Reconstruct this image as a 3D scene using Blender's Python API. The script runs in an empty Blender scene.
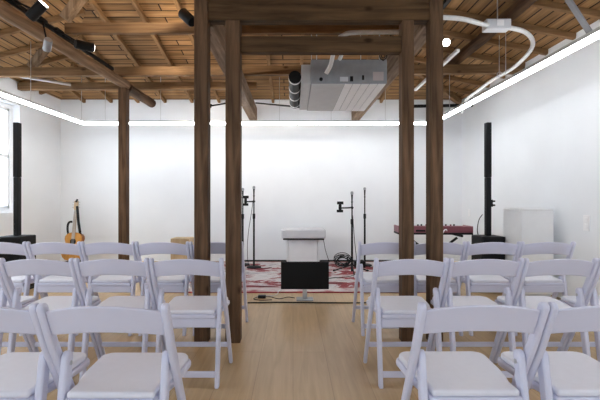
import bpy, bmesh, math, random
from mathutils import Vector, Matrix
random.seed(7)
S = bpy.context.scene
COL = S.collection
PI = math.pi
EYE = 1.16                      # camera height
XL, XR, YB, YF = -4.27, 3.10, 7.35, -3.5   # inner faces of the walls
EAVE, PITCH, PITCH_L = 2.97, 0.19, 0.27

def roofz(x, y):
    return EAVE + min((x - XL) * PITCH_L, PITCH * (XR - x), PITCH * (YB - y), PITCH * (y - YF))

# ------------------------------------------------------------------ materials
def new_mat(name):
    m = bpy.data.materials.new(name); m.use_nodes = True
    nt = m.node_tree; b = nt.nodes['Principled BSDF']
    return m, nt, b

def simple(name, col, rough=0.5, metal=0.0, var=0.04, scale=8.0, bump=0.0, spec=0.5):
    m, nt, b = new_mat(name)
    N, L = nt.nodes, nt.links
    tc = N.new('ShaderNodeTexCoord'); no = N.new('ShaderNodeTexNoise')
    no.inputs['Scale'].default_value = scale; no.inputs['Detail'].default_value = 3
    L.new(tc.outputs['Object'], no.inputs['Vector'])
    r = N.new('ShaderNodeValToRGB')
    r.color_ramp.elements[0].position = 0.3; r.color_ramp.elements[1].position = 0.7
    r.color_ramp.elements[0].color = [max(0, c * (1 - var)) for c in col] + [1]
    r.color_ramp.elements[1].color = [min(1, c * (1 + var)) for c in col] + [1]
    L.new(no.outputs['Fac'], r.inputs['Fac']); L.new(r.outputs['Color'], b.inputs['Base Color'])
    b.inputs['Roughness'].default_value = rough; b.inputs['Metallic'].default_value = metal
    b.inputs['Specular IOR Level'].default_value = spec
    if bump:
        bp = N.new('ShaderNodeBump'); bp.inputs['Strength'].default_value = bump; bp.inputs['Distance'].default_value = 0.004
        L.new(no.outputs['Fac'], bp.inputs['Height']); L.new(bp.outputs['Normal'], b.inputs['Normal'])
    return m

def emit(name, col, strength):
    m, nt, b = new_mat(name)
    b.inputs['Base Color'].default_value = (*col, 1)
    b.inputs['Emission Color'].default_value = (*col, 1)
    b.inputs['Emission Strength'].default_value = strength
    return m

def timber(name, dark, light, axis, rough=0.75, knots=True):
    """sawn timber, grain stretched along one world axis"""
    m, nt, b = new_mat(name)
    N, L = nt.nodes, nt.links
    tc = N.new('ShaderNodeTexCoord'); mp = N.new('ShaderNodeMapping')
    sc = [14, 14, 14]; sc['xyz'.index(axis)] = 0.9
    mp.inputs['Scale'].default_value = sc
    L.new(tc.outputs['Object'], mp.inputs['Vector'])
    n1 = N.new('ShaderNodeTexNoise'); n1.inputs['Scale'].default_value = 1.6; n1.inputs['Detail'].default_value = 6; n1.inputs['Roughness'].default_value = 0.62
    n1.inputs['Distortion'].default_value = 0.6
    L.new(mp.outputs['Vector'], n1.inputs['Vector'])
    r = N.new('ShaderNodeValToRGB')
    r.color_ramp.elements[0].position = 0.32; r.color_ramp.elements[1].position = 0.70
    r.color_ramp.elements[0].color = (*dark, 1); r.color_ramp.elements[1].color = (*light, 1)
    L.new(n1.outputs['Fac'], r.inputs['Fac'])
    out = r.outputs['Color']
    # large blotches of wear
    n2 = N.new('ShaderNodeTexNoise'); n2.inputs['Scale'].default_value = 2.3; n2.inputs['Detail'].default_value = 2
    L.new(tc.outputs['Object'], n2.inputs['Vector'])
    r2 = N.new('ShaderNodeValToRGB')
    r2.color_ramp.elements[0].position = 0.3; r2.color_ramp.elements[1].position = 0.7
    r2.color_ramp.elements[0].color = (0.72, 0.70, 0.68, 1); r2.color_ramp.elements[1].color = (1.12, 1.1, 1.06, 1)
    L.new(n2.outputs['Fac'], r2.inputs['Fac'])
    mx = N.new('ShaderNodeMix'); mx.data_type = 'RGBA'; mx.blend_type = 'MULTIPLY'; mx.inputs['Factor'].default_value = 1
    L.new(out, mx.inputs['A']); L.new(r2.outputs['Color'], mx.inputs['B']); out = mx.outputs['Result']
    if knots:
        mp2 = N.new('ShaderNodeMapping'); s2 = [5.0, 5.0, 5.0]; s2['xyz'.index(axis)] = 2.6
        mp2.inputs['Scale'].default_value = s2
        L.new(tc.outputs['Object'], mp2.inputs['Vector'])
        vo = N.new('ShaderNodeTexVoronoi'); vo.inputs['Scale'].default_value = 1.0
        L.new(mp2.outputs['Vector'], vo.inputs['Vector'])
        r3 = N.new('ShaderNodeValToRGB')
        r3.color_ramp.elements[0].position = 0.05; r3.color_ramp.elements[1].position = 0.13
        r3.color_ramp.elements[0].color = (0.30, 0.26, 0.22, 1); r3.color_ramp.elements[1].color = (1, 1, 1, 1)
        L.new(vo.outputs['Distance'], r3.inputs['Fac'])
        m2 = N.new('ShaderNodeMix'); m2.data_type = 'RGBA'; m2.blend_type = 'MULTIPLY'; m2.inputs['Factor'].default_value = 1
        L.new(out, m2.inputs['A']); L.new(r3.outputs['Color'], m2.inputs['B']); out = m2.outputs['Result']
    L.new(out, b.inputs['Base Color'])
    b.inputs['Roughness'].default_value = rough
    b.inputs['Specular IOR Level'].default_value = 0.12
    bp = N.new('ShaderNodeBump'); bp.inputs['Strength'].default_value = 0.35; bp.inputs['Distance'].default_value = 0.004
    L.new(n1.outputs['Fac'], bp.inputs['Height']); L.new(bp.outputs['Normal'], b.inputs['Normal'])
    return m

def planks(name, c1, c2, width, length, gap_col, gap, coord, rough, spec, rot=False, grain=0.25, bump=0.3):
    """boards laid side by side; u along the board, v across"""
    m, nt, b = new_mat(name)
    N, L = nt.nodes, nt.links
    tc = N.new('ShaderNodeTexCoord'); mp = N.new('ShaderNodeMapping')
    if rot: mp.inputs['Rotation'].default_value = (0, 0, PI / 2)
    L.new(tc.outputs[coord], mp.inputs['Vector'])
    br = N.new('ShaderNodeTexBrick')
    br.offset = 0.37; br.offset_frequency = 2
    br.inputs['Scale'].default_value = 1
    br.inputs['Brick Width'].default_value = length; br.inputs['Row Height'].default_value = width
    br.inputs['Mortar Size'].default_value = gap; br.inputs['Mortar Smooth'].default_value = 0.2
    br.inputs['Color1'].default_value = (*c1, 1); br.inputs['Color2'].default_value = (*c2, 1)
    br.inputs['Mortar'].default_value = (*gap_col, 1)
    L.new(mp.outputs['Vector'], br.inputs['Vector'])
    m2 = N.new('ShaderNodeMapping'); m2.inputs['Scale'].default_value = (1.1, 16, 1)
    L.new(mp.outputs['Vector'], m2.inputs['Vector'])
    no = N.new('ShaderNodeTexNoise'); no.inputs['Scale'].default_value = 1.5; no.inputs['Detail'].default_value = 6; no.inputs['Distortion'].default_value = 0.9
    L.new(m2.outputs['Vector'], no.inputs['Vector'])
    r = N.new('ShaderNodeValToRGB')
    r.color_ramp.elements[0].position = 0.3; r.color_ramp.elements[1].position = 0.7
    lo = 1 - grain; hi = 1 + grain * 0.45
    r.color_ramp.elements[0].color = (lo, lo * 0.985, lo * 0.96, 1); r.color_ramp.elements[1].color = (hi, hi, hi, 1)
    L.new(no.outputs['Fac'], r.inputs['Fac'])
    n3 = N.new('ShaderNodeTexNoise'); n3.inputs['Scale'].default_value = 1.1; n3.inputs['Detail'].default_value = 2
    L.new(mp.outputs['Vector'], n3.inputs['Vector'])
    r3 = N.new('ShaderNodeValToRGB')
    r3.color_ramp.elements[0].position = 0.3; r3.color_ramp.elements[1].position = 0.7
    r3.color_ramp.elements[0].color = (0.9, 0.9, 0.9, 1); r3.color_ramp.elements[1].color = (1.06, 1.06, 1.06, 1)
    L.new(n3.outputs['Fac'], r3.inputs['Fac'])
    mx = N.new('ShaderNodeMix'); mx.data_type = 'RGBA'; mx.blend_type = 'MULTIPLY'; mx.inputs['Factor'].default_value = 1
    L.new(br.outputs['Color'], mx.inputs['A']); L.new(r.outputs['Color'], mx.inputs['B'])
    my = N.new('ShaderNodeMix'); my.data_type = 'RGBA'; my.blend_type = 'MULTIPLY'; my.inputs['Factor'].default_value = 1
    L.new(mx.outputs['Result'], my.inputs['A']); L.new(r3.outputs['Color'], my.inputs['B'])
    L.new(my.outputs['Result'], b.inputs['Base Color'])
    b.inputs['Roughness'].default_value = rough; b.inputs['Specular IOR Level'].default_value = spec
    bp = N.new('ShaderNodeBump'); bp.inputs['Strength'].default_value = bump; bp.inputs['Distance'].default_value = 0.003
    inv = N.new('ShaderNodeMath'); inv.operation = 'SUBTRACT'; inv.inputs[0].default_value = 1
    L.new(br.outputs['Fac'], inv.inputs[1])
    L.new(inv.outputs[0], bp.inputs['Height']); L.new(bp.outputs['Normal'], b.inputs['Normal'])
    return m

def wall_mat(name, col):
    m, nt, b = new_mat(name)
    N, L = nt.nodes, nt.links
    tc = N.new('ShaderNodeTexCoord')
    no = N.new('ShaderNodeTexNoise'); no.inputs['Scale'].default_value = 2.0; no.inputs['Detail'].default_value = 4
    L.new(tc.outputs['Object'], no.inputs['Vector'])
    r = N.new('ShaderNodeValToRGB')
    r.color_ramp.elements[0].position = 0.3; r.color_ramp.elements[1].position = 0.7
    r.color_ramp.elements[0].color = [c * 0.975 for c in col] + [1]; r.color_ramp.elements[1].color = [min(1, c * 1.015) for c in col] + [1]
    L.new(no.outputs['Fac'], r.inputs['Fac']); L.new(r.outputs['Color'], b.inputs['Base Color'])
    n2 = N.new('ShaderNodeTexNoise'); n2.inputs['Scale'].default_value = 90; n2.inputs['Detail'].default_value = 2
    L.new(tc.outputs['Object'], n2.inputs['Vector'])
    bp = N.new('ShaderNodeBump'); bp.inputs['Strength'].default_value = 0.08; bp.inputs['Distance'].default_value = 0.002
    L.new(n2.outputs['Fac'], bp.inputs['Height']); L.new(bp.outputs['Normal'], b.inputs['Normal'])
    b.inputs['Roughness'].default_value = 0.7; b.inputs['Specular IOR Level'].default_value = 0.3
    return m

def rug_mat():
    m, nt, b = new_mat('distressed rug')
    N, L = nt.nodes, nt.links
    tc = N.new('ShaderNodeTexCoord')
    mp = N.new('ShaderNodeMapping'); mp.inputs['Scale'].default_value = (0.75, 1.5, 1)
    L.new(tc.outputs['Object'], mp.inputs['Vector'])
    n1 = N.new('ShaderNodeTexNoise'); n1.inputs['Scale'].default_value = 1.45; n1.inputs['Detail'].default_value = 9; n1.inputs['Roughness'].default_value = 0.72; n1.inputs['Distortion'].default_value = 0.8
    L.new(mp.outputs['Vector'], n1.inputs['Vector'])
    r = N.new('ShaderNodeValToRGB'); cr = r.color_ramp
    cr.elements[0].position = 0.30; cr.elements[0].color = (0.03, 0.025, 0.03, 1)
    cr.elements[1].position = 0.72; cr.elements[1].color = (0.62, 0.59, 0.59, 1)
    for p, c in ((0.375, (0.10, 0.045, 0.05, 1)), (0.43, (0.27, 0.05, 0.06, 1)), (0.465, (0.30, 0.11, 0.12, 1)), (0.495, (0.60, 0.57, 0.57, 1)), (0.57, (0.50, 0.48, 0.49, 1)), (0.60, (0.20, 0.18, 0.20, 1)), (0.64, (0.55, 0.52, 0.52, 1))):
        e = cr.elements.new(p); e.color = c
    L.new(n1.outputs['Fac'], r.inputs['Fac'])
    # woven border bands along the near and far edges
    sp = N.new('ShaderNodeSeparateXYZ'); L.new(tc.outputs['Object'], sp.inputs[0])
    ab = N.new('ShaderNodeMath'); ab.operation = 'ABSOLUTE'; L.new(sp.outputs['Y'], ab.inputs[0])
    rb = N.new('ShaderNodeValToRGB'); rb.color_ramp.interpolation = 'CONSTANT'
    e = rb.color_ramp.elements
    e[0].position = 0; e[0].color = (0, 0, 0, 1); e[1].position = 0.78; e[1].color = (0.75, 0.75, 0.75, 1)
    x = e.new(0.985); x.color = (0, 0, 0, 1)
    dv = N.new('ShaderNodeMath'); dv.operation = 'DIVIDE'; dv.inputs[1].default_value = 1.17; L.new(ab.outputs[0], dv.inputs[0])
    L.new(dv.outputs[0], rb.inputs['Fac'])
    n2 = N.new('ShaderNodeTexNoise'); n2.inputs['Scale'].default_value = 7; n2.inputs['Detail'].default_value = 6
    L.new(mp.outputs['Vector'], n2.inputs['Vector'])
    r2 = N.new('ShaderNodeValToRGB')
    r2.color_ramp.elements[0].position = 0.36; r2.color_ramp.elements[0].color = (0.36, 0.12, 0.13, 1)
    r2.color_ramp.elements[1].position = 0.5; r2.color_ramp.elements[1].color = (0.62, 0.58, 0.57, 1)
    L.new(n2.outputs['Fac'], r2.inputs['Fac'])
    mx = N.new('ShaderNodeMix'); mx.data_type = 'RGBA'
    L.new(rb.outputs['Color'], mx.inputs['Factor']); L.new(r.outputs['Color'], mx.inputs['A']); L.new(r2.outputs['Color'], mx.inputs['B'])
    gt = N.new('ShaderNodeMath'); gt.operation = 'GREATER_THAN'; gt.inputs[1].default_value = 0.975; L.new(dv.outputs[0], gt.inputs[0])
    m3 = N.new('ShaderNodeMix'); m3.data_type = 'RGBA'; m3.inputs['B'].default_value = (0.30, 0.035, 0.05, 1)
    L.new(gt.outputs[0], m3.inputs['Factor']); L.new(mx.outputs['Result'], m3.inputs['A'])
    L.new(m3.outputs['Result'], b.inputs['Base Color'])
    b.inputs['Roughness'].default_value = 0.95; b.inputs['Specular IOR Level'].default_value = 0.1
    return m

def glass_mat():
    m, nt, b = new_mat('window glass')
    N, L = nt.nodes, nt.links
    N.remove(b)
    t = N.new('ShaderNodeBsdfTransparent'); t.inputs['Color'].default_value = (0.97, 0.98, 0.99, 1)
    g = N.new('ShaderNodeBsdfGlossy'); g.inputs['Roughness'].default_value = 0.02
    mx = N.new('ShaderNodeMixShader'); mx.inputs[0].default_value = .05
    L.new(t.outputs[0], mx.inputs[1]); L.new(g.outputs[0], mx.inputs[2])
    L.new(mx.outputs[0], N['Material Output'].inputs['Surface'])
    return m

M = {}
M['wall'] = wall_mat('white painted wall', (0.83, 0.85, 0.875))
M['floor'] = planks('oak floor', (0.545, 0.38, 0.205), (0.48, 0.33, 0.175), 0.24, 2.2, (0.34, 0.23, 0.12), 0.0016, 'Object', 0.36, 0.35, rot=True, grain=0.14, bump=0.15)
M['boards'] = planks('roof boards', (0.385, 0.215, 0.09), (0.26, 0.14, 0.056), 0.125, 2.3, (0.03, 0.014, 0.006), 0.009, 'UV', 0.75, 0.2, grain=0.45, bump=0.6)
M['roofing'] = simple('outer roofing', (0.12, 0.12, 0.13), 0.9)
DK = (0.052, 0.030, 0.018); LT = (0.185, 0.110, 0.064)
M['post'] = timber('brown post timber', DK, LT, 'z')
M['beam_x'] = timber('brown beam timber', (0.12, 0.070, 0.036), (0.29, 0.175, 0.092), 'x')
M['header'] = timber('dark header timber', (0.042, 0.025, 0.013), (0.130, 0.076, 0.038), 'x')
M['beam_y'] = timber('grey brown purlin timber', (0.13, 0.085, 0.055), (0.33, 0.235, 0.165), 'y')
M['beam_yd'] = timber('dark purlin timber', (0.05, 0.028, 0.016), (0.15, 0.085, 0.045), 'y')
M['log'] = timber('weathered log', (0.16, 0.10, 0.06), (0.40, 0.27, 0.17), 'y')
M['strut'] = timber('pale brace timber', (0.14, 0.09, 0.055), (0.34, 0.24, 0.16), 'z')
M['raft_y'] = timber('rafter timber lengthwise', (0.20, 0.115, 0.053), (0.40, 0.24, 0.118), 'y', knots=False)
M['raft_x'] = timber('rafter timber crosswise', (0.16, 0.09, 0.043), (0.34, 0.20, 0.098), 'x', knots=False)
M['chair'] = simple('white resin', (0.65, 0.657, 0.79), 0.38, var=0.012, spec=0.4)
M['pad'] = simple('white vinyl pad', (0.755, 0.762, 0.84), 0.45, var=0.015, scale=30, bump=0.05)
M['screw'] = simple('steel screw', (0.55, 0.55, 0.57), 0.35, 0.9)
M['black'] = simple('black plastic', (0.007, 0.007, 0.0075), 0.55, spec=0.2)
M['blackm'] = simple('matt black metal', (0.010, 0.010, 0.0105), 0.6, spec=0.2)
M['grille'] = simple('black grille', (0.010, 0.010, 0.011), 0.8, spec=0.15, var=0.4, scale=160, bump=0.3)
M['screen'] = simple('dark screen', (0.004, 0.004, 0.0045), 0.3, spec=0.2)
M['steel'] = simple('brushed steel', (0.60, 0.60, 0.61), 0.35, 0.9)
M['galv'] = simple('galvanised sheet', (0.30, 0.31, 0.325), 0.5, 0.3, var=0.08, scale=14)
M['galv_l'] = simple('light grey sheet', (0.50, 0.505, 0.515), 0.5, 0.1, var=0.04)
M['white'] = simple('white enamel', (0.87, 0.87, 0.88), 0.4, var=0.02)
M['white_fab'] = simple('pale grey top', (0.62, 0.63, 0.66), 0.55, var=0.03)
M['offwhite'] = simple('cabinet paint', (0.80, 0.81, 0.82), 0.55, var=0.02)
M['pipe'] = simple('white pipe wrap', (0.78, 0.78, 0.77), 0.6, var=0.06, scale=25)
M['alu'] = simple('aluminium profile', (0.55, 0.56, 0.57), 0.4, 0.6)
M['red'] = simple('red lacquer', (0.22, 0.06, 0.08), 0.4)
M['keys'] = simple('ivory keys', (0.85, 0.84, 0.80), 0.3)
M['rug'] = rug_mat()
M['glass'] = glass_mat()
M['guitar'] = timber('spruce top', (0.50, 0.22, 0.05), (0.70, 0.36, 0.10), 'z', rough=0.3, knots=False)
M['guitar_s'] = timber('guitar sides', (0.22, 0.08, 0.03), (0.36, 0.15, 0.06), 'z', rough=0.3, knots=False)
M['neck'] = simple('fingerboard', (0.42, 0.33, 0.25), 0.5, var=0.1)
M['headst'] = simple('headstock wood', (0.52, 0.36, 0.20), 0.4, var=0.1)
M['cajon'] = timber('cajon plywood', (0.55, 0.40, 0.24), (0.70, 0.54, 0.35), 'z', rough=0.5, knots=False)
M['sticker'] = simple('pink grey sticker', (0.50, 0.43, 0.43), 0.6)
M['led'] = emit('led diffuser', (0.95, 0.98, 1.0), 22.0)
M['lens'] = emit('spotlight lens', (1.0, 0.96, 0.88), 14.0)
M['outwall'] = simple('pale blue outside render', (0.55, 0.62, 0.78), 0.8)

# ------------------------------------------------------------------ mesh builder
class MB:
    def __init__(self): self.bm = bmesh.new()
    def box(self, x0, x1, y0, y1, z0, z1, mtx=None):
        c = [Vector((x, y, z)) for z in (z0, z1) for y in (y0, y1) for x in (x0, x1)]
        if mtx is not None: c = [mtx @ p for p in c]
        v = [self.bm.verts.new(p) for p in c]
        for f in ((0, 2, 3, 1), (4, 5, 7, 6), (0, 1, 5, 4), (2, 6, 7, 3), (0, 4, 6, 2), (1, 3, 7, 5)):
            self.bm.faces.new([v[i] for i in f])
        return self
    def bar(self, a, b, w, h, up=(0, 0, 1)):
        a, b = Vector(a), Vector(b); d = (b - a); n = d.length; d.normalize()
        s = d.cross(Vector(up)); s.normalize(); u = s.cross(d)
        mt = Matrix((( s.x, d.x, u.x, a.x), (s.y, d.y, u.y, a.y), (s.z, d.z, u.z, a.z), (0, 0, 0, 1)))
        return self.box(-w / 2, w / 2, 0, n, -h / 2, h / 2, mt)
    def tube(self, pts, r, seg=10, caps=True, closed=False):
        pts = [Vector(p) for p in pts]; n = len(pts)
        rad = r if isinstance(r, (list, tuple)) else [r] * n
        rings = []; ref = None
        for i, p in enumerate(pts):
            if closed: d = pts[(i + 1) % n] - pts[i - 1]
            else: d = pts[min(i + 1, n - 1)] - pts[max(i - 1, 0)]
            d.normalize()
            if ref is None:
                ref = Vector((0, 0, 1)) if abs(d.z) < 0.9 else Vector((1, 0, 0))
            s = d.cross(ref); s.normalize(); u = s.cross(d); u.normalize(); ref = u
            rings.append([self.bm.verts.new(p + (s * math.cos(2 * PI * k / seg) + u * math.sin(2 * PI * k / seg)) * rad[i]) for k in range(seg)])
        m = n if closed else n - 1
        for i in range(m):
            A, B = rings[i], rings[(i + 1) % n]
            for k in range(seg):
                self.bm.faces.new((A[k], A[(k + 1) % seg], B[(k + 1) % seg], B[k]))
        if caps and not closed:
            self.bm.faces.new(list(reversed(rings[0]))); self.bm.faces.new(rings[-1])
        return self
    def prism(self, outline, fn, t0, t1):
        """outline: 2D points; fn(a, b, t) -> 3D point"""
        A = [self.bm.verts.new(fn(a, b, t0)) for a, b in outline]
        B = [self.bm.verts.new(fn(a, b, t1)) for a, b in outline]
        n = len(A)
        self.bm.faces.new(A); self.bm.faces.new(list(reversed(B)))
        for i in range(n):
            self.bm.faces.new((A[i], B[i], B[(i + 1) % n], A[(i + 1) % n]))
        return self
    def torus(self, c, R, r, axis='z', seg=24, ring=8):
        pts = []
        for k in range(seg):
            a = 2 * PI * k / seg; p, q = R * math.cos(a), R * math.sin(a)
            pts.append(Vector(c) + Vector({'z': (p, q, 0), 'x': (0, p, q), 'y': (p, 0, q)}[axis]))
        return self.tube(pts, r, ring, closed=True)
    def build(self, name, mat, parent=None, bevel=0.0, smooth=True, segs=2, origin=None):
        bm = self.bm
        bmesh.ops.recalc_face_normals(bm, faces=bm.faces[:])
        if origin is not None:
            bmesh.ops.translate(bm, verts=bm.verts[:], vec=-Vector(origin))
        me = bpy.data.meshes.new(name); bm.to_mesh(me); bm.free()
        me.materials.append(mat)
        o = bpy.data.objects.new(name, me); COL.objects.link(o)
        if origin is not None: o.location = origin
        if smooth:
            me.polygons.foreach_set('use_smooth', [True] * len(me.polygons))
            me.set_sharp_from_angle(angle=math.radians(38))
        if bevel:
            md = o.modifiers.new('bevel', 'BEVEL'); md.width = bevel; md.segments = segs; md.limit_method = 'ANGLE'; md.angle_limit = math.radians(40)
            md.harden_normals = False
        if parent is not None: o.parent = parent
        return o

def tag(o, label=None, cat=None, group=None, kind=None):
    if label: o['label'] = label
    if cat: o['category'] = cat
    if group: o['group'] = group
    if kind: o['kind'] = kind
    return o

def empty(name, loc, label, cat, group=None, rz=0.0):
    e = bpy.data.objects.new(name, None); COL.objects.link(e)
    e.location = loc; e.rotation_euler = (0, 0, rz); e.empty_display_size = 0.1
    return tag(e, label, cat, group, 'thing')

def copy_tree(o, parent=None):
    c = o.copy(); COL.objects.link(c)
    if parent is not None: c.parent = parent
    for ch in list(o.children): copy_tree(ch, c)
    return c

def smooth_path(pts, n=8):
    """Catmull-Rom through the points"""
    P = [Vector(p) for p in pts]; P = [2 * P[0] - P[1]] + P + [2 * P[-1] - P[-2]]
    out = []
    for i in range(1, len(P) - 2):
        for k in range(n):
            t = k / n; a, b, c, d = P[i - 1], P[i], P[i + 1], P[i + 2]
            out.append(0.5 * ((2 * b) + (c - a) * t + (2 * a - 5 * b + 4 * c - d) * t * t + (3 * b - a - 3 * c + d) * t ** 3))
    out.append(P[-2]); return out

# ------------------------------------------------------------------ the setting
f = MB().box(XL - .2, XR + .2, YF - .2, YB + .2, -0.1, 0).build('floor', M['floor']); tag(f, kind='structure')

WT = 0.2
def wall_with_holes(name, along, fixed0, fixed1, a0, a1, z1, holes):
    """along 'x' or 'y'; holes: (a_lo, a_hi, z_lo, z_hi) sorted along the wall"""
    mb = MB()
    def bx(p, q, zl, zh):
        if q - p < 1e-5 or zh - zl < 1e-5: return
        if along == 'x': mb.box(p, q, fixed0, fixed1, zl, zh)
        else: mb.box(fixed0, fixed1, p, q, zl, zh)
    cur = a0
    for lo, hi, zl, zh in holes:
        bx(cur, lo, 0, z1); bx(lo, hi, 0, zl); bx(lo, hi, zh, z1); cur = hi
    bx(cur, a1, 0, z1)
    return tag(mb.build(name, M['wall'], smooth=False), kind='structure')

WIN_L = [(-2.4, -0.6, .94, 2.6), (1.1, 2.9, .94, 2.6), (4.45, 6.25, .94, 2.6)]
WIN_F = [(-3.6, -1.5, .9, 2.6), (-1.1, 0.2, 0.9, 2.6), (0.6, 2.7, .9, 2.6)]
wall_with_holes('wall_left', 'y', XL - WT, XL, YF, YB, EAVE - .002, WIN_L)
wall_with_holes('wall_right', 'y', XR, XR + WT, YF, YB, EAVE - .002, [])
wall_with_holes('wall_back', 'x', YB, YB + WT, XL - WT, XR + WT, EAVE - .002, [])
wall_with_holes('wall_front', 'x', YF - WT, YF, XL - WT, XR + WT, EAVE - .002, WIN_F)

# hip roof: boards (with the underside UV in metres) over the rafters
def roof():
    bm = bmesh.new(); uvl = bm.loops.layers.uv.new('UVMap')
    ov = 0.35; dr = (XR - XL) * PITCH_L / (PITCH + PITCH_L)
    e = EAVE - PITCH * ov; ol = ov * PITCH / PITCH_L
    c = [Vector((XL - ol, YF - ov, e)), Vector((XR + ov, YF - ov, e)), Vector((XR + ov, YB + ov, e)), Vector((XL - ol, YB + ov, e))]
    xm = XR - dr; zr = EAVE + PITCH * dr
    r0, r1 = Vector((xm, YF + dr, zr)), Vector((xm, YB - dr, zr))
    for pts, ax in (((c[0], c[1], r0), 'x'), ((c[2], c[3], r1), 'x'), ((c[1], c[2], r1, r0), 'y'), ((c[3], c[0], r0, r1), 'y')):
        fc = bm.faces.new([bm.verts.new(p) for p in pts])
        for lp in fc.loops:
            p = lp.vert.co
            if ax == 'x': lp[uvl].uv = (p.x + 20, abs(p.y - (YB + YF) / 2) * 1.018)
            else: lp[uvl].uv = (p.y + 20, abs(p.x - xm) * 1.018 + 0.06)
    bmesh.ops.recalc_face_normals(bm, faces=bm.faces[:])
    me = bpy.data.meshes.new('ceiling'); bm.to_mesh(me); bm.free()
    me.materials.append(M['boards']); me.materials.append(M['roofing'])
    o = bpy.data.objects.new('ceiling', me); COL.objects.link(o)
    sd = o.modifiers.new('thick', 'SOLIDIFY'); sd.thickness = 0.06; sd.offset = 1 if me.polygons[0].normal.z > 0 else -1
    return tag(o, kind='structure')
ceil = roof()
RH, RW = 0.062, 0.045
def rafter(a, b, mat):
    # hangs just under the boards; a, b are points on the board plane
    a, b = Vector(a), Vector(b); a.z -= RH / 2 + .004; b.z -= RH / 2 + .004
    MB().bar(a, b, RW, RH).build('rafter', M[mat], ceil, smooth=False)
k = 0
while True:
    x = -3.83 + .495 * k; k += 1
    if x > XR - .25: break
    t = min((x - XL) * PITCH_L / PITCH, XR - x, 4.3) - .03
    rafter((x, YB, EAVE), (x, YB - t, EAVE + PITCH * t), 'raft_y')
for sgn, wx, off in ((1, XL, -.06), (-1, XR, 0)):
    for k in range(-7, 8):
        y = 3.92 + off + .48 * k
        pit = PITCH_L if sgn > 0 else PITCH
        t = min(3.04 if sgn > 0 else 4.33, (YB - y) * PITCH / pit, (y - YF) * PITCH / pit) - .03
        if t < .2 or y < 0.2: continue
        rafter((wx, y, EAVE), (wx + sgn * t, y, EAVE + pit * t), 'raft_x')
for sx, wx in ((-1, XR),):
    t = 3.5
    a = Vector((wx + sx * .06, YB - .06, EAVE + .0)); b = Vector((wx + sx * t, YB - t, EAVE + PITCH * t))
    a.z -= .06; b.z -= .07
    MB().bar(a, b, .07, .11).build('hip_rafter', M['raft_x'], ceil, smooth=False)

bb = MB().box(XL, XR, YB - .012, YB, 0, .05).build('baseboard_back', M['wall'], smooth=False); tag(bb, kind='structure')

# windows
def window(n, along, lo, hi, zl, zh, face_in, face_out):
    e = bpy.data.objects.new('window_%d' % n, None); COL.objects.link(e); tag(e, kind='structure')
    mid = (face_in + face_out) / 2
    e.location = (mid, (lo + hi) / 2, zl) if along == 'y' else ((lo + hi) / 2, mid, zl)
    off = Vector(e.location)
    outward = 1 if face_out > face_in else -1
    fr0, fr1 = sorted((mid + outward * .01, mid + outward * .07))
    def B(mb, a, b, zl_, zh_, d0=fr0, d1=fr1):
        if along == 'y': mb.box(d0, d1, a, b, zl_, zh_)
        else: mb.box(a, b, d0, d1, zl_, zh_)
    w = .06
    fm = MB()
    B(fm, lo, hi, zl, zl + w); B(fm, lo, hi, zh - w, zh); B(fm, lo, lo + w, zl + w, zh - w); B(fm, hi - w, hi, zl + w, zh - w)
    B(fm, (lo + hi) / 2 - .03, (lo + hi) / 2 + .03, zl + w, zh - w)
    o = fm.build('window_frame', M['white'], None, smooth=False); o.parent = e; o.matrix_parent_inverse = Matrix.Translation(-off)
    sm = MB()
    zm = zl + (zh - zl) * .52
    for p, q in ((lo + w, (lo + hi) / 2 - .03), ((lo + hi) / 2 + .03, hi - w)):
        d0, d1 = fr0 + .012, fr1 - .012
        B(sm, p, q, zm - .025, zm + .025, d0, d1)
        for a, b in ((p, p + .04), (q - .04, q)): B(sm, a, b, zl + w, zh - w, d0, d1)
        B(sm, p, q, zl + w, zl + w + .04, d0, d1); B(sm, p, q, zh - w - .04, zh - w, d0, d1)
    o = sm.build('sash', M['white'], None, smooth=False); o.parent = e; o.matrix_parent_inverse = Matrix.Translation(-off)
    gm = MB(); g = (fr0 + fr1) / 2
    B(gm, lo + w, hi - w, zl + w, zh - w, g - .002, g + .002)
    o = gm.build('pane', M['glass'], None, smooth=False); o.parent = e; o.matrix_parent_inverse = Matrix.Translation(-off)
n = 1
for lo, hi, zl, zh in reversed(WIN_L): window(n, 'y', lo, hi, zl, zh, XL, XL - WT); n += 1
for lo, hi, zl, zh in WIN_F: window(n, 'x', lo, hi, zl, zh, YF, YF - WT); n += 1

# ------------------------------------------------------------------ timber frame
def post(name, x0, x1, y0, y1, z1, label, mat='post', group='timber posts'):
    o = MB().box(x0, x1, y0, y1, 0, z1).build(name, M[mat], bevel=.006, origin=((x0 + x1) / 2, (y0 + y1) / 2, 0))
    return tag(o, label, 'post', group, 'thing')
HB = 2.58
post('timber_post', -.79, -.68, 3.19, 3.30, 3.25, 'tall brown timber post left of the aisle, outer one, running up past the header beam')
post('timber_post', -.54, -.422, 3.19, 3.30, HB, 'brown timber post nearest the left edge of the aisle, its top under the header beam')
post('timber_post', .872, .967, 3.19, 3.30, HB, 'brown timber post nearest the right edge of the aisle, its top under the header beam')
post('timber_post', 1.095, 1.20, 3.19, 3.30, 3.30, 'dark timber post right of the aisle, outer one, running up past the header beam')
post('timber_post', -2.405, -2.297, 5.50, 5.62, EYE + 1.521, 'timber post standing alone by the guitar, carrying the round log', mat='post')

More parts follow.
